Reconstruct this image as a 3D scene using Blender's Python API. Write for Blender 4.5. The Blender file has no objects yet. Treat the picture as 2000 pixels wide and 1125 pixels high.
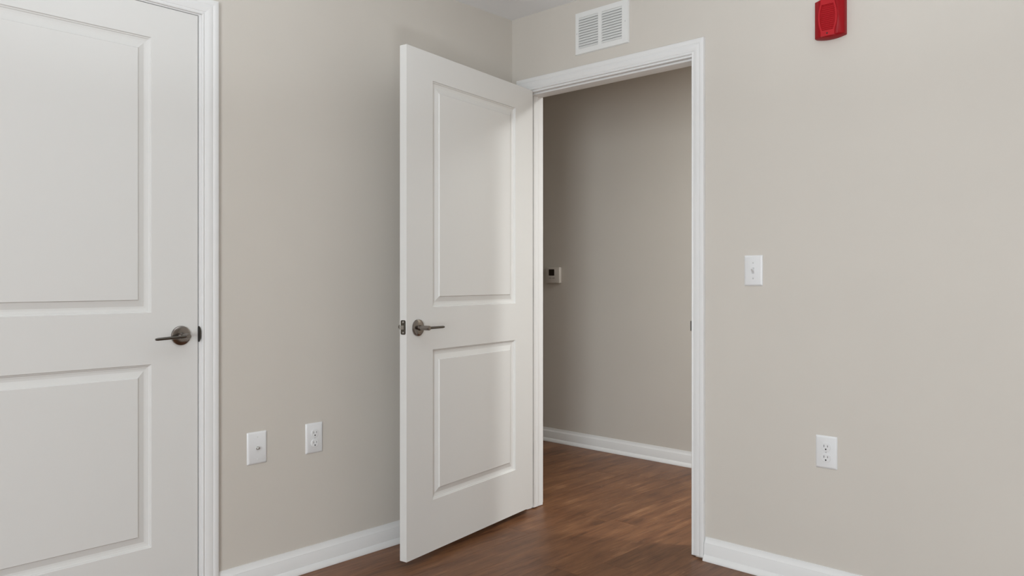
import bpy, bmesh, math, random
from mathutils import Vector, Matrix

S = bpy.context.scene
COL = S.collection

# ------------------------------------------------------------------ camera
YAW = 0.7543
cam_data = bpy.data.cameras.new('camera')
cam = bpy.data.objects.new('camera', cam_data)
COL.objects.link(cam)
cam.location = (2.6581, -2.8518, 1.1379)
cam.rotation_euler = (math.pi / 2, 0, YAW)
cam_data.sensor_width = 36.0
cam_data.lens = 36.0 * 1515.0 / 2000.0
cam_data.shift_x = 0.0030
cam_data.shift_y = -0.00805
cam_data.clip_start = 0.02
S.camera = cam

# ------------------------------------------------------------------ world, lights, exposure
S.view_settings.view_transform = 'Standard'
S.view_settings.look = 'None'
S.view_settings.gamma = 1.0
S.view_settings.use_curve_mapping = False
S.view_settings.exposure = 0.0

world = bpy.data.worlds.new('world')
S.world = world
world.use_nodes = True
world.node_tree.nodes['Background'].inputs[0].default_value = (0.75, 0.85, 1.0, 1)
world.node_tree.nodes['Background'].inputs[1].default_value = 0.6


def area(name, loc, target, sx, sy, power, color=(1, 1, 1)):
    d = bpy.data.lights.new(name, 'AREA')
    d.shape = 'RECTANGLE'
    d.size, d.size_y = sx, sy
    d.energy = power
    d.color = color
    o = bpy.data.objects.new(name, d)
    COL.objects.link(o)
    o.location = loc
    o.rotation_euler = (Vector(target) - Vector(loc)).to_track_quat('-Z', 'Y').to_euler()
    return o


# daylight through the window behind the camera, an added unseen lamp bouncing fill off the ceiling, the hall's two ceiling fixtures
DAY = (0.90, 0.975, 1.03)
area('window_light', (4.0, -6.36, 1.15), (4.0, 0, 1.15), 1.6, 2.1, 176, DAY)
area('ceiling_bounce_fill', (1.8, -2.0, 1.05), (1.8, -2.0, 3.0), 0.3, 0.3, 29, DAY).data.spread = math.radians(138)
area('hall_light', (2.15, 0.70, 2.40), (2.15, 0.70, 0), 0.16, 0.16, 38, (0.95, 0.98, 0.98))
area('hall_light', (1.5, 0.70, 2.40), (1.5, 0.70, 0), 0.30, 0.30, 10, (0.95, 0.98, 0.98))


# ------------------------------------------------------------------ materials
def lin(c):
    c = c / 255.0
    return c / 12.92 if c <= 0.04045 else ((c + 0.055) / 1.055) ** 2.4


def srgb(r, g, b):
    return (lin(r), lin(g), lin(b), 1.0)


def mat(name, color, rough=0.5, metal=0.0, bump=0.0, bscale=400.0, vary=0.0, vscale=3.0):
    m = bpy.data.materials.new(name)
    m.use_nodes = True
    nt = m.node_tree
    b = nt.nodes['Principled BSDF']
    b.inputs['Base Color'].default_value = color
    b.inputs['Roughness'].default_value = rough
    b.inputs['Metallic'].default_value = metal
    tc = nt.nodes.new('ShaderNodeTexCoord')
    if bump:
        n = nt.nodes.new('ShaderNodeTexNoise')
        n.inputs['Scale'].default_value = bscale
        n.inputs['Detail'].default_value = 3
        nt.links.new(tc.outputs['Object'], n.inputs['Vector'])
        bp = nt.nodes.new('ShaderNodeBump')
        bp.inputs['Strength'].default_value = bump
        bp.inputs['Distance'].default_value = 0.002
        nt.links.new(n.outputs['Fac'], bp.inputs['Height'])
        nt.links.new(bp.outputs['Normal'], b.inputs['Normal'])
    if vary:
        n2 = nt.nodes.new('ShaderNodeTexNoise')
        n2.inputs['Scale'].default_value = vscale
        n2.inputs['Detail'].default_value = 2
        nt.links.new(tc.outputs['Object'], n2.inputs['Vector'])
        mr = nt.nodes.new('ShaderNodeMapRange')
        mr.inputs['From Min'].default_value = 0.3
        mr.inputs['From Max'].default_value = 0.7
        mr.inputs['To Min'].default_value = 1 - vary
        mr.inputs['To Max'].default_value = 1 + vary
        nt.links.new(n2.outputs['Fac'], mr.inputs['Value'])
        hs = nt.nodes.new('ShaderNodeHueSaturation')
        hs.inputs['Color'].default_value = color
        nt.links.new(mr.outputs['Result'], hs.inputs['Value'])
        nt.links.new(hs.outputs['Color'], b.inputs['Base Color'])
    return m


M_WALL = mat('greige wall paint', (0.612, 0.572, 0.517, 1), 0.7, bump=0.05, bscale=500, vary=0.01)
M_CEIL = mat('ceiling paint', (0.88, 0.885, 0.885, 1), 0.85, bump=0.05, bscale=300)
M_TRIM = mat('white trim paint', (0.77, 0.765, 0.755, 1), 0.38, bump=0.015, bscale=300)
M_DOOR = mat('white door paint', (0.715, 0.705, 0.682, 1), 0.42, bump=0.02, bscale=500)
M_PLATE = mat('white plastic', (0.76, 0.76, 0.76, 1), 0.3, bump=0.005)
M_NICKEL = mat('satin nickel', (0.25, 0.225, 0.205, 1), 0.17, 1.0, bump=0.02, bscale=900)
M_NICKEL_D = mat('dark nickel', (0.13, 0.12, 0.105, 1), 0.25, 1.0, bump=0.02, bscale=900)
M_CHROME = mat('bright metal', (0.6, 0.6, 0.58, 1), 0.25, 1.0, bump=0.01)
M_DARK = mat('dark recess', (0.012, 0.011, 0.010, 1), 0.6, vary=0.02)
M_SLOT = mat('slot grey', (0.10, 0.10, 0.10, 1), 0.6, vary=0.02)
M_SCREW = mat('white screw', (0.55, 0.55, 0.55, 1), 0.4, vary=0.02)
M_VENT = mat('white enamel', (0.77, 0.77, 0.75, 1), 0.4, bump=0.01)
M_VENT_B = mat('vent duct', (0.20, 0.20, 0.19, 1), 0.8, vary=0.05)
M_RED = mat('red plastic', srgb(176, 30, 38), 0.4, bump=0.02, bscale=700)
M_RED_D = mat('deep red plastic', srgb(150, 8, 20), 0.45, bump=0.02, bscale=700)
for _m in (M_RED, M_RED_D):
    _m.node_tree.nodes['Principled BSDF'].inputs['Specular IOR Level'].default_value = 0.22
M_THERMO = mat('beige plastic', (0.62, 0.58, 0.53, 1), 0.45, bump=0.01)
M_SCREEN = mat('lcd dark', srgb(34, 22, 12), 0.35, vary=0.05)
M_BUTTON = mat('button grey', (0.34, 0.32, 0.29, 1), 0.5, vary=0.03)


def wood():
    m = bpy.data.materials.new('brown wood vinyl')
    m.use_nodes = True
    nt = m.node_tree
    N, Lk = nt.nodes, nt.links
    b = N['Principled BSDF']
    tc = N.new('ShaderNodeTexCoord')
    oi = N.new('ShaderNodeObjectInfo')
    mul = N.new('ShaderNodeMath'); mul.operation = 'MULTIPLY'; mul.inputs[1].default_value = 71.0
    Lk.new(oi.outputs['Random'], mul.inputs[0])
    cb = N.new('ShaderNodeCombineXYZ')
    Lk.new(mul.outputs[0], cb.inputs[0]); Lk.new(mul.outputs[0], cb.inputs[1])
    add = N.new('ShaderNodeVectorMath'); add.operation = 'ADD'
    Lk.new(tc.outputs['Object'], add.inputs[0]); Lk.new(cb.outputs[0], add.inputs[1])

    def noise(sx, sy, detail, dist, rough=0.55):
        mp = N.new('ShaderNodeMapping')
        mp.inputs['Scale'].default_value = (sx, sy, 1)
        Lk.new(add.outputs[0], mp.inputs['Vector'])
        n = N.new('ShaderNodeTexNoise')
        n.inputs['Scale'].default_value = 1.0
        n.inputs['Detail'].default_value = detail
        n.inputs['Roughness'].default_value = rough
        n.inputs['Distortion'].default_value = dist
        Lk.new(mp.outputs[0], n.inputs['Vector'])
        return n

    broad = noise(24, 2.2, 5, 1.3, 0.62)
    fine = noise(85, 6.0, 6, 0.7, 0.7)
    cloud = noise(5, 3.2, 3, 0.6)
    m1 = N.new('ShaderNodeMix'); m1.data_type = 'FLOAT'; m1.inputs[0].default_value = 0.42
    Lk.new(broad.outputs['Fac'], m1.inputs[2]); Lk.new(fine.outputs['Fac'], m1.inputs[3])
    m2 = N.new('ShaderNodeMix'); m2.data_type = 'FLOAT'; m2.inputs[0].default_value = 0.30
    Lk.new(m1.outputs[0], m2.inputs[2]); Lk.new(cloud.outputs['Fac'], m2.inputs[3])
    ramp = N.new('ShaderNodeValToRGB')
    cr = ramp.color_ramp
    cr.elements[0].position = 0.37; cr.elements[0].color = (0.078, 0.030, 0.012, 1)
    cr.elements[1].position = 0.64; cr.elements[1].color = (0.320, 0.160, 0.076, 1)
    e = cr.elements.new(0.44); e.color = (0.142, 0.057, 0.024, 1)
    e = cr.elements.new(0.56); e.color = (0.214, 0.094, 0.040, 1)
    Lk.new(m2.outputs[0], ramp.inputs[0])
    # thin dark pores and scattered pale flecks along the grain
    pore = noise(120, 4.5, 3, 1.2, 0.6)
    pr = N.new('ShaderNodeMapRange')
    pr.inputs['From Min'].default_value = 0.60; pr.inputs['From Max'].default_value = 0.72
    pr.inputs['To Min'].default_value = 0.0; pr.inputs['To Max'].default_value = 0.62
    Lk.new(pore.outputs['Fac'], pr.inputs['Value'])
    mp_ = N.new('ShaderNodeMix'); mp_.data_type = 'RGBA'
    Lk.new(pr.outputs[0], mp_.inputs[0]); Lk.new(ramp.outputs[0], mp_.inputs[6])
    mp_.inputs[7].default_value = (0.060, 0.024, 0.011, 1)
    fleck = noise(42, 9.0, 4, 2.0, 0.7)
    fr = N.new('ShaderNodeMapRange')
    fr.inputs['From Min'].default_value = 0.63; fr.inputs['From Max'].default_value = 0.76
    fr.inputs['To Min'].default_value = 0.0; fr.inputs['To Max'].default_value = 0.6
    Lk.new(fleck.outputs['Fac'], fr.inputs['Value'])
    mf = N.new('ShaderNodeMix'); mf.data_type = 'RGBA'
    Lk.new(fr.outputs[0], mf.inputs[0]); Lk.new(mp_.outputs[2], mf.inputs[6])
    mf.inputs[7].default_value = (0.40, 0.225, 0.125, 1)
    tone = N.new('ShaderNodeMapRange')
    tone.inputs['To Min'].default_value = 0.93; tone.inputs['To Max'].default_value = 1.07
    Lk.new(oi.outputs['Random'], tone.inputs['Value'])
    hs = N.new('ShaderNodeHueSaturation')
    Lk.new(mf.outputs[2], hs.inputs['Color']); Lk.new(tone.outputs[0], hs.inputs['Value'])
    Lk.new(hs.outputs[0], b.inputs['Base Color'])
    b.inputs['Roughness'].default_value = 0.42
    b.inputs['Specular IOR Level'].default_value = 0.4
    bp = N.new('ShaderNodeBump')
    bp.inputs['Strength'].default_value = 0.12; bp.inputs['Distance'].default_value = 0.001
    Lk.new(fine.outputs['Fac'], bp.inputs['Height']); Lk.new(bp.outputs[0], b.inputs['Normal'])
    return m


M_WOOD = wood()


# ------------------------------------------------------------------ helpers
def finish(name, bm, m, parent=None, smooth=False):
    bmesh.ops.recalc_face_normals(bm, faces=bm.faces)
    me = bpy.data.meshes.new(name)
    bm.to_mesh(me); bm.free()
    me.materials.append(m)
    if smooth:
        for p in me.polygons:
            p.use_smooth = True
        try:
            me.set_sharp_from_angle(angle=math.radians(35))
        except Exception:
            pass
    o = bpy.data.objects.new(name, me)
    COL.objects.link(o)
    if parent is not None:
        o.parent = parent
    return o


def tag(o, label=None, cat=None, group=None, kind=None):
    if label: o['label'] = label
    if cat: o['category'] = cat
    if group: o['group'] = group
    if kind: o['kind'] = kind
    return o


def empty(name, loc, rz=0.0):
    o = bpy.data.objects.new(name, None)
    COL.objects.link(o)
    o.location = loc
    o.rotation_euler = (0, 0, rz)
    o.empty_display_size = 0.05
    return o


def box(bm, x0, x1, y0, y1, z0, z1, mx=None):
    vs = [bm.verts.new((x, y, z)) for z in (z0, z1) for x, y in ((x0, y0), (x1, y0), (x1, y1), (x0, y1))]
    for f in ((3, 2, 1, 0), (4, 5, 6, 7), (0, 1, 5, 4), (1, 2, 6, 5), (2, 3, 7, 6), (3, 0, 4, 7)):
        bm.faces.new([vs[i] for i in f])
    if mx is not None:
        bmesh.ops.transform(bm, matrix=mx, verts=vs)
    return vs


def bevbox(x0, x1, y0, y1, z0, z1, w, seg=1):
    bm = bmesh.new()
    box(bm, x0, x1, y0, y1, z0, z1)
    bmesh.ops.bevel(bm, geom=list(bm.edges), offset=w, segments=seg, affect='EDGES', profile=0.5)
    return bm


def lathe(bm, prof, axis='Y', n=32, c=(0, 0, 0), mx=None):
    """prof: (radius, height) list; revolved about the axis through c."""
    rings = []
    new = []
    for r, h in prof:
        ring = []
        if r < 1e-6:
            v = bm.verts.new((0, 0, h)); ring = [v] * n; new.append(v)
        else:
            for k in range(n):
                t = 2 * math.pi * k / n
                v = bm.verts.new((r * math.cos(t), r * math.sin(t), h)); ring.append(v); new.append(v)
        rings.append(ring)
    for a, b in zip(rings, rings[1:]):
        for k in range(n):
            j = (k + 1) % n
            vs = []
            for v in (a[k], a[j], b[j], b[k]):
                if v not in vs: vs.append(v)
            if len(vs) > 2:
                bm.faces.new(vs)
    if prof[0][0] > 1e-6: bm.faces.new(rings[0][::-1])
    if prof[-1][0] > 1e-6: bm.faces.new(rings[-1])
    rot = {'Z': Matrix.Identity(4), 'Y': Matrix.Rotation(math.radians(90), 4, 'X'),   # height -> -Y
           'X': Matrix.Rotation(math.radians(90), 4, 'Y')}[axis]                       # height -> +X
    m4 = Matrix.Translation(c) @ rot
    if mx is not None: m4 = mx @ m4
    bmesh.ops.transform(bm, matrix=m4, verts=new)


def prism(bm, prof, place):
    """prof: closed list of 2-D points; place(p, end) gives the 3-D point at end 0 / 1."""
    a = [bm.verts.new(place(p, 0)) for p in prof]
    b = [bm.verts.new(place(p, 1)) for p in prof]
    n = len(prof)
    for k in range(n):
        j = (k + 1) % n
        bm.faces.new((a[k], a[j], b[j], b[k]))
    bm.faces.new(a[::-1]); bm.faces.new(b)


def arc(c, r, t0, t1, n):
    return [(c[0] + r * math.cos(math.radians(t0 + (t1 - t0) * k / n)), c[1] + r * math.sin(math.radians(t0 + (t1 - t0) * k / n))) for k in range(n + 1)]


# ------------------------------------------------------------------ room dimensions
H = 2.4400            # ceiling
RX, RY = 5.0, -6.4    # far extents of the bedroom
HX0, HX1 = -2.4, 3.6  # hall extents
HY = 1.3406           # hall far wall
T = 0.120             # thickness of the doorway wall
JL, JR, JT = 0.100, 1.0135, 2.0585    # doorway jamb faces and head
LD_R, LD_L, LD_T = -1.6130, -2.5340, 2.0655  # closed door's opening on the side wall (y right, y left, top)


def slabs(name, rects, m, label):
    """a wall as boxes joined into one mesh"""
    bm = bmesh.new()
    for r in rects: box(bm, *r)
    return tag(finish(name, bm, m), label, None, None, 'structure')


JB = 0.019            # jamb board thickness
slabs('wall_left', [(-T, 0, LD_R + JB, 0.0, 0, H), (-T, 0, LD_L - JB, LD_R + JB, LD_T + JB, H),
                    (-T, 0, RY, LD_L - JB, 0, H)], M_WALL, 'greige painted bedroom wall holding the closed door')
slabs('wall_back', [(-T, JL - JB, 0, T, 0, H), (JL - JB, JR + JB, 0, T, JT + JB, H), (JR + JB, RX, 0, T, 0, H)],
      M_WALL, 'greige painted bedroom wall with the open doorway')
slabs('wall_right', [(RX, RX + T, RY, T, 0, H)], M_WALL, 'greige painted wall opposite the closed door')
WX0, WX1, WZ0, WZ1 = 3.20, 4.80, 0.10, 2.20
slabs('wall_front', [(-T, WX0, RY - T, RY, 0, H), (WX1, RX + T, RY - T, RY, 0, H), (WX0, WX1, RY - T, RY, 0, WZ0),
                     (WX0, WX1, RY - T, RY, WZ1, H)], M_WALL, 'greige painted wall with the window')
slabs('wall_hall', [(HX0, HX1, HY, HY + T, 0, H)], M_WALL, 'dim greige hall wall seen through the open doorway')
slabs('wall_hall_end', [(HX0 - T, HX0, 0, HY + T, 0, H)], M_WALL, 'greige wall closing the dark end of the hall')
slabs('wall_hall_side', [(HX0, -T, 0, T, 0, H)], M_WALL, 'greige hall wall beyond the bedroom corner')
slabs('wall_hall_far', [(HX1, HX1 + T, T, HY + T, 0, H)], M_WALL, 'greige wall closing the lit end of the hall')
slabs('ceiling', [(HX0 - T, RX + T, RY - T, HY + T, H, H + 0.1)], M_CEIL, 'flat white painted ceiling')

# floor: a slab with separate planks laid along the hall direction
floor = slabs('floor', [(HX0, RX, RY, HY, -0.06, -0.0065)], M_DARK, 'brown wood plank floor running into the hall')
PW, PL = 0.1524, 1.22
random.seed(11)


def plank_mesh(w, l):
    bm = bmesh.new()
    g, c, h = 0.0001, 0.0006, 0.006
    b = [bm.verts.new((x, y, 0)) for x, y in ((g, g), (w - g, g), (w - g, l - g), (g, l - g))]
    s = [bm.verts.new((v.co.x, v.co.y, h - 0.0003)) for v in b]
    t = [bm.verts.new((x, y, h)) for x, y in ((g + c, g + c), (w - g - c, g + c), (w - g - c, l - g - c), (g + c, l - g - c))]
    for p, q in ((b, s), (s, t)):
        for k in range(4):
            j = (k + 1) % 4
            bm.faces.new((p[k], p[j], q[j], q[k]))
    bm.faces.new(t); bm.faces.new(b[::-1])
    bmesh.ops.recalc_face_normals(bm, faces=bm.faces)
    me = bpy.data.meshes.new('plank'); bm.to_mesh(me); bm.free()
    me.materials.append(M_WOOD)
    return me


_pm = {}
rest = bmesh.new()            # boards well outside the view, joined
x = HX0
while x < RX - 0.01:
    w = min(PW, RX - x)
    y_low = RY if x + w > 0 else 0.0
    y = y_low - random.random() * PL
    while y < HY - 0.005:
        a, b_ = max(y, y_low), min(y + PL, HY)
        if b_ - a > 0.03:
            k = (round(w, 3), round(b_ - a, 3))
            if k not in _pm: _pm[k] = plank_mesh(w, b_ - a)
            if b_ > -2.4 and x < 2.4 and x > -1.4:
                o = bpy.data.objects.new('plank', _pm[k])
                COL.objects.link(o)
                o.location = (x, a, -0.006)
                o.parent = floor
            else:
                n0 = len(rest.verts)
                rest.from_mesh(_pm[k])
                rest.verts.ensure_lookup_table()
                bmesh.ops.translate(rest, verts=rest.verts[n0:], vec=(x, a, -0.006))
        y += PL
    x += w
finish('plank', rest, M_WOOD, floor)['kind'] = 'stuff'

# window behind the camera
win = empty('window_1', (4.0, RY, 0)); tag(win, 'white framed window behind the viewpoint', None, None, 'structure')
bm = bmesh.new()
for r in ((-0.80, -0.75), (0.75, 0.80), (-0.025, 0.025)):
    box(bm, r[0], r[1], -0.09, -0.03, WZ0, WZ1)
for z in (WZ0, WZ1 - 0.05):
    box(bm, -0.80, 0.80, -0.09, -0.03, z, z + 0.05)
finish('window_frame', bm, M_TRIM, win)

# ------------------------------------------------------------------ baseboards
def base_profile(h=0.092, t=0.0140):
    """(distance from wall, height) of the board alone"""
    return [(0, 0), (t, 0), (t, 0.067), (t - 0.0010, 0.0685), (t - 0.0008, 0.0700), (t - 0.0030, 0.0725), (t - 0.0066, 0.0785), (t - 0.0092, 0.0860), (t - 0.0102, h), (0, h)]


SHOE = [(0.0140, 0.0), (0.0275, 0.0), (0.0275, 0.0040), (0.0262, 0.0085), (0.0230, 0.0140), (0.0190, 0.0190), (0.0155, 0.0222), (0.0140, 0.0228)]


def baseboard(name, runs, label):
    """runs: (axis, wall coordinate, outward sign, start, end)"""
    bm, bs = bmesh.new(), bmesh.new()
    for ax, wc, sg, a, b in runs:
        def place(p, e, ax=ax, wc=wc, sg=sg, a=a, b=b):
            s = b if e else a
            return (wc + sg * p[0], s, p[1] + 0.0005) if ax == 'x' else (s, wc + sg * p[0], p[1] + 0.0005)
        prism(bm, base_profile(), place); prism(bs, SHOE, place)
    o = tag(finish(name, bm, M_TRIM, None, True), label, None, None, 'structure')
    finish('shoe_moulding', bs, M_TRIM, o, True)
    return o


CW = 0.0585   # casing width
baseboard('baseboard_left', [('x', 0.0, 1, LD_R + 0.009 + CW, 0.0), ('x', 0.0, 1, RY, LD_L - 0.009 - CW)],
          'white baseboard along the wall of the closed door')
baseboard('baseboard_back', [('y', 0.0, -1, JR + 0.0045 + CW + 0.0025, RX)], 'white baseboard beside the open doorway')
baseboard('baseboard_hall', [('y', HY, -1, HX0, HX1)], 'white baseboard along the far hall wall')

# ------------------------------------------------------------------ casings and jambs
# profile over the width u (inner edge -> outer edge), depth d off the wall
CASING = [(0.0, 0.0), (0.0, 0.0075), (0.0012, 0.0092), (0.0035, 0.0100), (0.0060, 0.0092), (0.0075, 0.0078), (0.0105, 0.0080), (0.0118, 0.0098),
          (0.0150, 0.0104), (0.0180, 0.0112), (0.0345, 0.0150), (0.0370, 0.0140), (0.0395, 0.0156), (0.0440, 0.0164), (0.0530, 0.0164),
          (0.0570, 0.0150), (0.0585, 0.0125), (0.0585, 0.0)]


def casing(parent, to3, i0, i1, zt, z0=0.011):
    """three mitred legs; to3(s, d, z): s along the wall, d off the wall"""
    bm = bmesh.new(); prism(bm, CASING, lambda p, e: to3(i0 - p[0], p[1], (zt + p[0]) if e else z0)); finish('casing', bm, M_TRIM, parent, True)
    bm = bmesh.new(); prism(bm, CASING, lambda p, e: to3(i1 + p[0], p[1], (zt + p[0]) if e else z0)); finish('casing', bm, M_TRIM, parent, True)
    bm = bmesh.new(); prism(bm, CASING, lambda p, e: to3((i1 + p[0]) if e else (i0 - p[0]), p[1], zt + p[0])); finish('casing', bm, M_TRIM, parent, True)


# doorway in the back wall
tr = empty('trim_1', (0, 0, 0)); tag(tr, 'white casing and jamb around the open doorway', None, None, 'structure')
casing(tr, lambda s, d, z: (s, -d, z), JL - 0.0000, JR + 0.0045, JT + 0.0087, 0.0105)
casing(tr, lambda s, d, z: (s, T + d, z), JL - 0.005, JR + 0.005, JT + 0.005)
for s in (0, 1):
    bm = bmesh.new()
    x0, x1 = ((JL - JB + 0.0005, JL), (JR, JR + JB - 0.0005))[s]
    box(bm, x0, x1, 0.0, T, 0.003, JT + JB - 0.0005)
    finish('jamb', bm, M_TRIM, tr)
    st = bevbox(*(((JL, JL + 0.011), (JR - 0.011, JR))[s]), 0.039, 0.073, 0.006, JT, 0.0015)
    finish('door_stop', st, M_TRIM, tr)
bm = bmesh.new(); box(bm, JL, JR, 0.0, T, JT, JT + JB - 0.0005); finish('jamb', bm, M_TRIM, tr)
finish('door_stop', bevbox(JL + 0.011, JR - 0.011, 0.022, 0.073, JT - 0.0085, JT, 0.0015), M_TRIM, tr)
# strike plate: plate on the jamb and a curved lip round its front edge
bm = bmesh.new()
box(bm, JR - 0.0012, JR + 0.0005, 0.004, 0.032, 0.919, 0.976)
prism(bm, [(JR - 0.0012, 0.004), (JR - 0.0025, -0.003), (JR - 0.0010, -0.008), (JR + 0.0005, -0.008), (JR - 0.0005, -0.003), (JR + 0.0004, 0.004)],
      lambda p, e: (p[0], p[1], 0.968 if e else 0.927))
finish('strike_plate', bm, M_NICKEL, tr, True)['label'] = 'satin nickel strike plate with curved lip'

# closed door's casing on the left wall
tl = empty('trim_2', (0, 0, 0)); tag(tl, 'white moulded casing around the closed door', None, None, 'structure')
casing(tl, lambda s, d, z: (d, s, z), LD_L - 0.009, LD_R + 0.009, LD_T + 0.0045)
for s in (0, 1):
    bm = bmesh.new()
    y0, y1 = ((LD_L - JB + 0.0005, LD_L), (LD_R, LD_R + JB - 0.0005))[s]
    box(bm, -T, 0.0, y0, y1, 0.003, LD_T + JB - 0.0005)
    finish('jamb', bm, M_TRIM, tl)
    finish('door_stop', bevbox(-0.073, -0.039, *(((LD_L, LD_L + 0.011), (LD_R - 0.011, LD_R))[s]), 0.006, LD_T, 0.0015), M_TRIM, tl)
bm = bmesh.new(); box(bm, -T, 0.0, LD_L, LD_R, LD_T, LD_T + JB - 0.0005); finish('jamb', bm, M_TRIM, tl)
finish('door_stop', bevbox(-0.073, -0.039, LD_L + 0.011, LD_R - 0.011, LD_T - 0.011, LD_T, 0.0015), M_TRIM, tl)
# strike lip wrapping the jamb edge beside the handle, with the dark latch pocket
bm = bmesh.new()
zc, hh = 0.948, 0.0270
prof = [(0.0006, -0.0006), (0.0032, -0.0002), (0.0042, 0.0025), (0.0036, 0.0060), (0.0012, 0.0092), (0.0, 0.0092), (0.0, -0.0006)]
n = 10
rows = []
for k in range(n + 1):
    t = -1 + 2 * k / n
    wv = math.sqrt(max(0.0, 1 - abs(t) ** 2.4)) * 0.95 + 0.05
    rows.append([bm.verts.new((p[0], LD_R + (p[1] * wv if p[1] > 0 else p[1]), zc + hh * t)) for p in prof])
for a, b in zip(rows, rows[1:]):
    for k in range(len(prof)):
        j = (k + 1) % len(prof)
        bm.faces.new((a[k], a[j], b[j], b[k]))
bm.faces.new(rows[0][::-1]); bm.faces.new(rows[-1])
sl = finish('strike_plate', bm, M_NICKEL_D, tl, True)
sl['label'] = 'dark nickel strike lip curving over the jamb edge'
bm = bmesh.new(); box(bm, 0.0002, 0.0048, LD_R - 0.0030, LD_R + 0.0014, zc - hh, zc + hh)
finish('latch_pocket', bm, M_DARK, sl)


# ------------------------------------------------------------------ doors
DW, DH, DT = 0.914, 2.032, 0.035
PANEL = [(0.0, 0.0), (0.0022, 0.0042), (0.0050, 0.0050), (0.0075, 0.0082), (0.0150, 0.0100), (0.0215, 0.0104), (0.0235, 0.0098), (0.0415, 0.0042), (0.0440, 0.0008), (0.0446, 0.0004)]


def door_leaf(w=DW, sl=0.151, sr=0.159):
    """x from the hinge edge to the lock edge, front face at y=0 looking -y, back at y=DT, z up from the bottom"""
    bm = bmesh.new()
    xs = [0, sl, w - sr, w]
    zs = [0, 0.208, 0.823, 0.996, 1.921, DH]
    for side in (0, 1):
        yy, sg = (0.0, 1) if side == 0 else (DT, -1)
        for i in range(3):
            for j in range(5):
                x0, x1, z0, z1 = xs[i], xs[i + 1], zs[j], zs[j + 1]
                if i == 1 and j in (1, 3):
                    prev = None
                    for ins, dp in PANEL:
                        loop = [bm.verts.new((x, yy + sg * dp, z)) for x, z in ((x0 + ins, z0 + ins), (x1 - ins, z0 + ins), (x1 - ins, z1 - ins), (x0 + ins, z1 - ins))]
                        if prev:
                            for k in range(4):
                                q = (k + 1) % 4
                                bm.faces.new((prev[k], prev[q], loop[q], loop[k]))
                        prev = loop
                    bm.faces.new(prev)
                else:
                    bm.faces.new([bm.verts.new((x, yy, z)) for x, z in ((x0, z0), (x1, z0), (x1, z1), (x0, z1))])
    for q in (((0, 0, 0), (0, DT, 0), (0, DT, DH), (0, 0, DH)), ((w, 0, 0), (w, DT, 0), (w, DT, DH), (w, 0, DH)),
              ((0, 0, 0), (w, 0, 0), (w, DT, 0), (0, DT, 0)), ((0, 0, DH), (w, 0, DH), (w, DT, DH), (0, DT, DH))):
        bm.faces.new([bm.verts.new(v) for v in q])
    bmesh.ops.remove_doubles(bm, verts=bm.verts, dist=1e-5)
    return bm


def lever(parent, x, z, y, out, to_hinge=-1, droop=0.0, off=0.056, ln=0.098, hub_r=0.0093):
    """lever handle: rosette on the leaf at (x, y, z); out = -1 towards -y, +1 towards +y"""
    bm = bmesh.new()
    flip = Matrix.Scale(-1, 4, (0, 1, 0)) if out > 0 else Matrix.Identity(4)
    base = Matrix.Translation((x, y, z)) @ flip
    lathe(bm, [(0.0, 0.0), (0.0335, 0.0), (0.0335, 0.0035), (0.0325, 0.0060), (0.0290, 0.0078), (0.0200, 0.0090), (0.0110, 0.0094), (0.0, 0.0094)], 'Y', 48, mx=base)
    r = finish('lever_handle', bm, M_NICKEL, parent, True)
    bm = bmesh.new()
    lathe(bm, [(0.0, 0.008), (0.0115, 0.008), (0.0105, 0.012), (hub_r, 0.016), (hub_r, off + 0.004), (hub_r - 0.001, off + 0.0062), (0.0, off + 0.0066)], 'Y', 28, mx=base)
    finish('hub', bm, M_NICKEL, r, True)
    bm = bmesh.new()
    rings = []
    N = 14
    for k in range(N + 1):
        t = k / N
        xx = to_hinge * (0.002 + t * ln)
        zz = -droop * t * ln
        rz = 0.0056 - 0.0008 * t
        ry = 0.0062 - 0.0008 * t
        yy = -(off - 0.002)
        if k == N: rz *= 0.75; ry *= 0.75
        rings.append([bm.verts.new((xx, yy + ry * math.cos(a), zz + rz * math.sin(a))) for a in [2 * math.pi * i / 14 for i in range(14)]])
    for a, b in zip(rings, rings[1:]):
        for i in range(14):
            j = (i + 1) % 14
            bm.faces.new((a[i], a[j], b[j], b[i]))
    bm.faces.new(rings[0][::-1]); bm.faces.new(rings[-1])
    bmesh.ops.transform(bm, matrix=base, verts=bm.verts)
    finish('lever', bm, M_NICKEL_D, r, True)
    return r


# open door: local x runs from hinge to lock edge; its front (y=0) is the face seen by the camera
TH = -1.4184
d1 = empty('door_1', (0.1453, -0.0076, 0.0298), TH)
tag(d1, 'white two panel door standing open into the room', None, None, 'structure')
# local frame: +y of the empty is the visible face's outward normal, so the leaf lies at -y
bm = door_leaf()
bmesh.ops.transform(bm, matrix=Matrix.Scale(-1, 4, (0, 1, 0)), verts=bm.verts)
finish('door_leaf', bm, M_DOOR, d1)
lever(d1, 0.8482, 0.917, 0.0, +1, -1)
lever(d1, 0.8482, 0.917, -DT, -1, -1)
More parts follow.
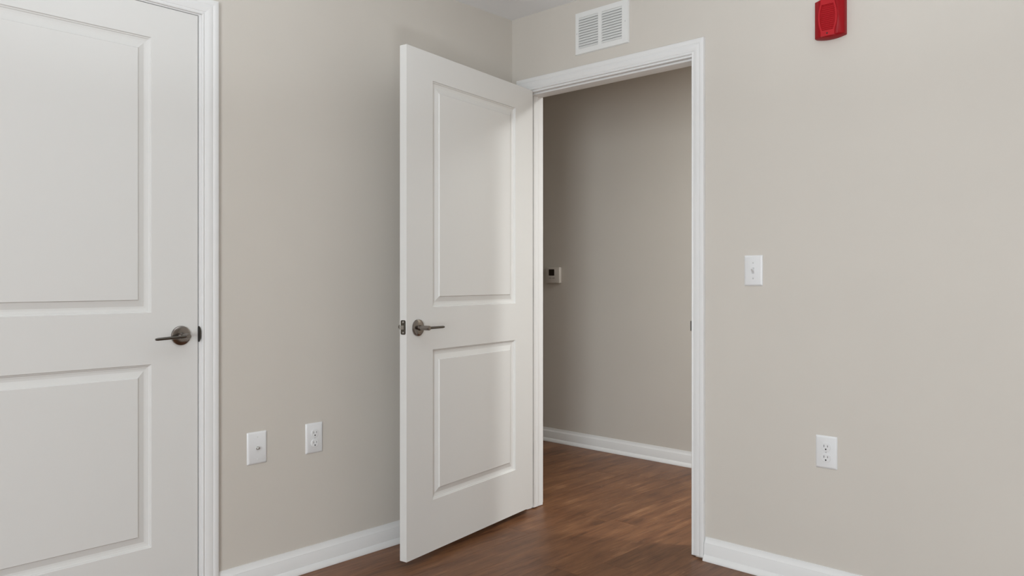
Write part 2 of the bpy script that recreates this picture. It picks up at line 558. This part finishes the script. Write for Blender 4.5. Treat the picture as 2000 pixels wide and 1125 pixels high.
# latch plate on the free edge with two screws and the bevelled bolt
bm = bmesh.new()
pts = []
hw, hz, rr = 0.0125, 0.0285, 0.006
for cx_, cz_, t0 in ((hw - rr, hz - rr, 0), (-hw + rr, hz - rr, 90), (-hw + rr, -hz + rr, 180), (hw - rr, -hz + rr, 270)):
    pts += arc((cx_, cz_), rr, t0, t0 + 90, 5)
prism(bm, pts, lambda p, e: (DW + (0.0012 if e else -0.0005), -DT / 2 + p[0], 0.9205 + p[1]))
lp = finish('latch_plate', bm, M_NICKEL_D, d1, True)
bm = bmesh.new()
prism(bm, [(0.0, 0.008), (0.011, 0.0005), (0.011, -0.008), (0.0, -0.008)], lambda p, e: (DW + 0.001 + p[0], -DT / 2 - 0.003 + p[1] * 0.8, 0.9205 + (0.008 if e else -0.008)))
finish('latch_bolt', bm, M_CHROME, lp)
for dz in (-0.0205, 0.0205):
    bm = bmesh.new()
    lathe(bm, [(0.0, 0), (0.0040, 0), (0.0034, 0.0008), (0.0, 0.0010)], 'X', 16, (DW + 0.001, -DT / 2, 0.9205 + dz))
    finish('screw', bm, M_CHROME, lp, True)
# hinges on the room-side corner
for z in (0.20, 1.0, 1.80):
    bm = bmesh.new()
    lathe(bm, [(0.0, 0), (0.0055, 0.0), (0.0065, 0.001), (0.0065, 0.0885), (0.0055, 0.0895), (0, 0.0895)], 'Z', 14, (-0.0075, -DT - 0.001, z))
    box(bm, -0.0025, -0.0002, -DT, -DT + 0.028, z, z + 0.089)
    finish('hinge', bm, M_NICKEL, d1, True)

# closed door: front face on the left wall, hinge outside the frame
d2 = empty('door_2', (0.0, -1.6165, 0.0310), math.radians(90))
tag(d2, 'white two panel door shut in the side wall', None, None, 'structure')
bm = door_leaf()
# mirror so the lock edge is at x=0 and the leaf runs to -x; visible face (-y local) looks to +x world
bmesh.ops.transform(bm, matrix=Matrix.Translation((-DW, 0, 0)), verts=bm.verts)
finish('door_leaf', bm, M_DOOR, d2)
lever(d2, -0.0605, 0.9145, 0.0, -1, -1, droop=0.05, off=0.058, ln=0.106)
bm = bmesh.new(); box(bm, 0.0003, 0.0028, 0.006, 0.030, 0.890, 0.944)
finish('latch_plate', bm, M_NICKEL_D, d2)


# ------------------------------------------------------------------ wall plates (local: face looks -y, origin at plate centre on the wall)
def plate_body(w=0.0775, h=0.1185, t=0.0062):
    bm = bmesh.new()
    loops = []
    for ins, dp in ((0.0, 0.0), (0.0, 0.0014), (0.0012, 0.0030), (0.0038, 0.0050), (0.0066, t), ):
        r = 0.0028
        pts = []
        hw, hz = w / 2 - ins, h / 2 - ins
        for cx_, cz_, t0 in ((hw - r, hz - r, 0), (-hw + r, hz - r, 90), (-hw + r, -hz + r, 180), (hw - r, -hz + r, 270)):
            pts += arc((cx_, cz_), r, t0, t0 + 90, 3)
        loops.append([bm.verts.new((p[0], -dp, p[1])) for p in pts])
    for a, b in zip(loops, loops[1:]):
        for k in range(len(a)):
            j = (k + 1) % len(a)
            bm.faces.new((a[k], a[j], b[j], b[k]))
    bm.faces.new(loops[-1]); bm.faces.new(loops[0][::-1])
    return bm


def screw(parent, z, x=0.0, y=-0.0062, r=0.0032, m=None):
    bm = bmesh.new()
    lathe(bm, [(0, 0), (r, 0), (r * 0.8, 0.0007), (0, 0.0010)], 'Y', 16, (x, y, z))
    s = finish('screw', bm, m or M_SCREW, parent, True)
    return s


def outlet(name, loc, rz, label):
    o = empty(name, loc, rz)
    tag(o, label, 'outlet', 'duplex power outlets')
    finish('cover_plate', plate_body(), M_PLATE, o, True)
    for dz in (0.0195, -0.0195):
        bm = bmesh.new()
        pts = []
        R_, fl = 0.0172, 0.0142
        a0 = math.degrees(math.asin(fl / R_))
        pts = arc((0, 0), R_, -a0, a0, 10) + arc((0, 0), R_, 180 - a0, 180 + a0, 10)
        top = [bm.verts.new((p[0] * 0.95, -0.0088, dz + p[1] * 0.95)) for p in pts]
        mid = [bm.verts.new((p[0], -0.0080, dz + p[1])) for p in pts]
        bot = [bm.verts.new((p[0], -0.0055, dz + p[1])) for p in pts]
        for a, b in ((bot, mid), (mid, top)):
            for k in range(len(a)):
                j = (k + 1) % len(a)
                bm.faces.new((a[k], a[j], b[j], b[k]))
        bm.faces.new(top); bm.faces.new(bot[::-1])
        rc = finish('receptacle', bm, M_PLATE, o, True)
        for sx, hh_ in ((-0.0064, 0.0042), (0.0064, 0.0034)):
            bm = bmesh.new(); box(bm, sx - 0.0011, sx + 0.0011, -0.0090, -0.0070, dz + 0.0035 - hh_, dz + 0.0035 + hh_)
            finish('slot', bm, M_SLOT, rc)
        bm = bmesh.new()
        g = arc((0, -0.0005), 0.0026, 180, 360, 8) + [(0.0026, 0.0022), (-0.0026, 0.0022)]
        prism(bm, g, lambda p, e: (p[0], -0.0090 if e else -0.0070, dz - 0.0078 + p[1]))
        finish('ground_hole', bm, M_DARK, rc)
    screw(o, 0.0, r=0.0028)
    return o


outlet('power_outlet', (0.0, -1.1475, 0.5140), math.radians(90), 'white duplex power outlet low on the wall between closed and open doors')
outlet('power_outlet', (1.5665, 0.0, 0.5100), 0.0, 'white duplex power outlet low on the wall below the red alarm')

cj = empty('coaxial_jack', (0.0, -1.3925, 0.5135), math.radians(90))
tag(cj, 'white wall plate with one metal coaxial connector beside the closed door casing', 'wall jack')
finish('cover_plate', plate_body(0.0800, 0.1195), M_PLATE, cj, True)
bm = bmesh.new()
lathe(bm, [(0, 0.006), (0.0068, 0.006), (0.0068, 0.0085), (0.0062, 0.0090), (0.0047, 0.0090), (0.0047, 0.0165), (0.0040, 0.0172), (0.0022, 0.0172), (0.0022, 0.0150), (0, 0.0150)], 'Y', 6)
lathe(bm, [(0, 0.009), (0.0048, 0.009), (0.0048, 0.0170), (0.0042, 0.0176), (0, 0.0176)], 'Y', 20)
finish('connector', bm, M_CHROME, cj, True)['label'] = 'bright threaded metal connector'
screw(cj, 0.042, m=M_PLATE); screw(cj, -0.042, m=M_PLATE)

sw = empty('light_switch', (1.2855, 0.0, 1.1735), 0.0)
tag(sw, 'white toggle light switch on the wall beside the open doorway', 'light switch')
finish('cover_plate', plate_body(0.0755, 0.1185), M_PLATE, sw, True)
bm = bmesh.new(); box(bm, -0.0050, 0.0050, -0.0066, -0.0055, -0.012, 0.012)
finish('toggle_slot', bm, M_SCREW, sw)
bm = bmesh.new()
vs = []
for (yy, zc_, hx_, hz_) in ((-0.006, 0.000, 0.0044, 0.0075), (-0.012, 0.0040, 0.0040, 0.0055), (-0.0185, 0.0085, 0.0034, 0.0036), (-0.0195, 0.0090, 0.0026, 0.0026)):
    vs.append([bm.verts.new((sx * hx_, yy, zc_ + sz * hz_)) for sx, sz in ((-1, -1), (1, -1), (1, 1), (-1, 1))])
for a, b in zip(vs, vs[1:]):
    for k in range(4):
        j = (k + 1) % 4
        bm.faces.new((a[k], a[j], b[j], b[k]))
bm.faces.new(vs[0][::-1]); bm.faces.new(vs[-1])
finish('toggle', bm, M_PLATE, sw)
screw(sw, 0.0302); screw(sw, -0.0302)

# ------------------------------------------------------------------ return air vent over the doorway
vt = empty('air_vent', (0.5575, 0.0, 2.2790), 0.0)
tag(vt, 'white louvred air vent on the wall above the open doorway', 'air vent')
VX, VZ = 0.1490, 0.0980
ox0, ox1, ix0, ix1, oz = -0.1285, 0.1140, -0.0165, 0.0035, 0.0720
bm = bmesh.new()
frame_loops = []
# one pressed face with two openings, a sloped rim outside and returns inside
gx = [-VX + 0.003, ox0, ix0, ix1, ox1, VX - 0.003]
gz = [-VZ + 0.003, -oz, oz, VZ - 0.003]
fv = [[bm.verts.new((x, -0.0085, z)) for z in gz] for x in gx]
for i in range(5):
    for j in range(3):
        if j == 1 and i in (1, 3):
            q = [fv[i][1], fv[i + 1][1], fv[i + 1][2], fv[i][2]]
            r_ = [bm.verts.new((v.co.x, -0.0010, v.co.z)) for v in q]
            for k in range(4):
                bm.faces.new((q[k], q[(k + 1) % 4], r_[(k + 1) % 4], r_[k]))
        else:
            bm.faces.new((fv[i][j], fv[i + 1][j], fv[i + 1][j + 1], fv[i][j + 1]))
rim = [fv[i][0] for i in range(6)] + [fv[5][j] for j in (1, 2, 3)] + [fv[i][3] for i in (4, 3, 2, 1, 0)] + [fv[0][j] for j in (2, 1)]
low = [bm.verts.new((v.co.x + (0.003 if v.co.x > VX - 0.01 else -0.003 if v.co.x < -VX + 0.01 else 0), -0.0004, v.co.z + (0.003 if v.co.z > VZ - 0.01 else -0.003 if v.co.z < -VZ + 0.01 else 0))) for v in rim]
for k in range(len(rim)):
    j = (k + 1) % len(rim)
    bm.faces.new((rim[k], rim[j], low[j], low[k]))
finish('vent_frame', bm, M_VENT, vt)
bm = bmesh.new(); box(bm, ox0 - 0.003, ox1 + 0.003, -0.0012, -0.0006, -oz - 0.003, oz + 0.003)
finish('duct_backing', bm, M_VENT_B, vt)
NS = 12
for x0, x1 in ((ox0 - 0.001, ix0 + 0.001), (ix1 - 0.001, ox1 + 0.001)):
    for k in range(NS):
        z = oz - (k + 0.5) * 2 * oz / NS
        bm = bmesh.new()
        prism(bm, [(-0.0012, 0.0084), (-0.0070, -0.0028), (-0.0078, -0.0028), (-0.0078, -0.0014), (-0.0024, 0.0092)],
              lambda p, e: (x1 if e else x0, p[0], z + p[1] - 0.002))
        finish('slat', bm, M_VENT, vt)
for x in (-0.1385, 0.1315):
    screw(vt, 0.0, x, -0.0084, 0.0030)

# ------------------------------------------------------------------ red fire alarm horn
al = empty('fire_alarm', (1.5850, 0.0, 2.0830), 0.0)
tag(al, 'red plastic fire alarm horn with a louvred grille high on the wall', 'alarm')
AW, AH = 0.0535, 0.0665


def a_out(w, h, bow, n=12):
    """rectangle with bowed top and bottom"""
    p = []
    for k in range(n + 1):
        t = -1 + 2 * k / n
        p.append((t * w, -h - bow * (1 - t * t)))
    for k in range(n + 1):
        t = 1 - 2 * k / n
        p.append((t * w, h + bow * (1 - t * t)))
    return p


bm = bmesh.new()
loops = []
for w, h, bow, d in ((AW, AH, 0.008, 0.0), (AW, AH, 0.008, 0.018), (AW - 0.0012, AH - 0.001, 0.008, 0.0225), (AW - 0.004, AH - 0.0018, 0.008, 0.0255),
                     (AW - 0.0175, AH - 0.0026, 0.0078, 0.0345), (AW - 0.0210, AH - 0.0036, 0.0075, 0.0360)):
    loops.append([bm.verts.new((p[0], -d, p[1])) for p in a_out(w, h, bow)])
for a, b in zip(loops, loops[1:]):
    for k in range(len(a)):
        j = (k + 1) % len(a)
        bm.faces.new((a[k], a[j], b[j], b[k]))
bm.faces.new(loops[0][::-1]); bm.faces.new(loops[-1])
finish('housing', bm, M_RED_D, al, True)


def bulge(z, w0=0.0215, w1=0.0305, h=0.050):
    t = max(-1, min(1, z / h))
    return w0 + (w1 - w0) * (1 - t * t)


# raised surround: barrel outline with an open barrel window
bm = bmesh.new()
ZO = [-0.0685 + 0.1330 * k / 24 for k in range(25)]
ZI = [-0.0480 + 0.0925 * k / 24 for k in range(25)]


def ring(zs, grow, y):
    return [bm.verts.new((bulge(z) + grow, y, z)) for z in zs] + [bm.verts.new((-bulge(z) - grow, y, z)) for z in reversed(zs)]


o0, o1 = ring(ZO, 0.0045, -0.034), ring(ZO, 0.0030, -0.0412)
i1, i0 = ring(ZI, -0.0030, -0.0412), ring(ZI, -0.0036, -0.0370)
for a, b in ((o0, o1), (o1, i1), (i1, i0)):
    for k in range(len(a)):
        j = (k + 1) % len(a)
        bm.faces.new((a[k], a[j], b[j], b[k]))
bm.faces.new(i0)
gs = finish('grille_surround', bm, M_RED, al, True)
NL = 13
for k in range(NL):
    z = -0.0480 + 0.0925 * (k + 0.5) / NL
    w = bulge(z) - 0.0034
    bm = bmesh.new()
    prism(bm, [(-0.0365, -0.0020), (-0.0405, -0.0019), (-0.0408, -0.0012), (-0.0372, 0.0020), (-0.0365, 0.0020)], lambda p, e: (w if e else -w, p[0], z + p[1]))
    finish('louver', bm, M_RED, gs)
bm = bmesh.new()
lathe(bm, [(0, 0.0400), (0.0030, 0.0400), (0.0030, 0.0414), (0, 0.0414)], 'Y', 14, (-0.0015, 0, -0.0595))
finish('screw_hole', bm, M_DARK, al)

# ------------------------------------------------------------------ thermostat on the hall wall
ts = empty('thermostat', (-0.8400, HY, 1.1700), 0.0)
tag(ts, 'small beige thermostat with a dark screen on the hall wall', 'thermostat')
finish('thermostat_body', bevbox(-0.062, 0.062, -0.026, -0.0003, -0.055, 0.055, 0.004, 2), M_THERMO, ts, True)
bm = bmesh.new(); box(bm, -0.032, 0.018, -0.0268, -0.0255, -0.003, 0.041); finish('screen', bm, M_SCREEN, ts)
for x in (-0.030, 0.000):
    finish('button', bevbox(x, x + 0.022, -0.0280, -0.0255, -0.0235, -0.0165, 0.001), M_BUTTON, ts)
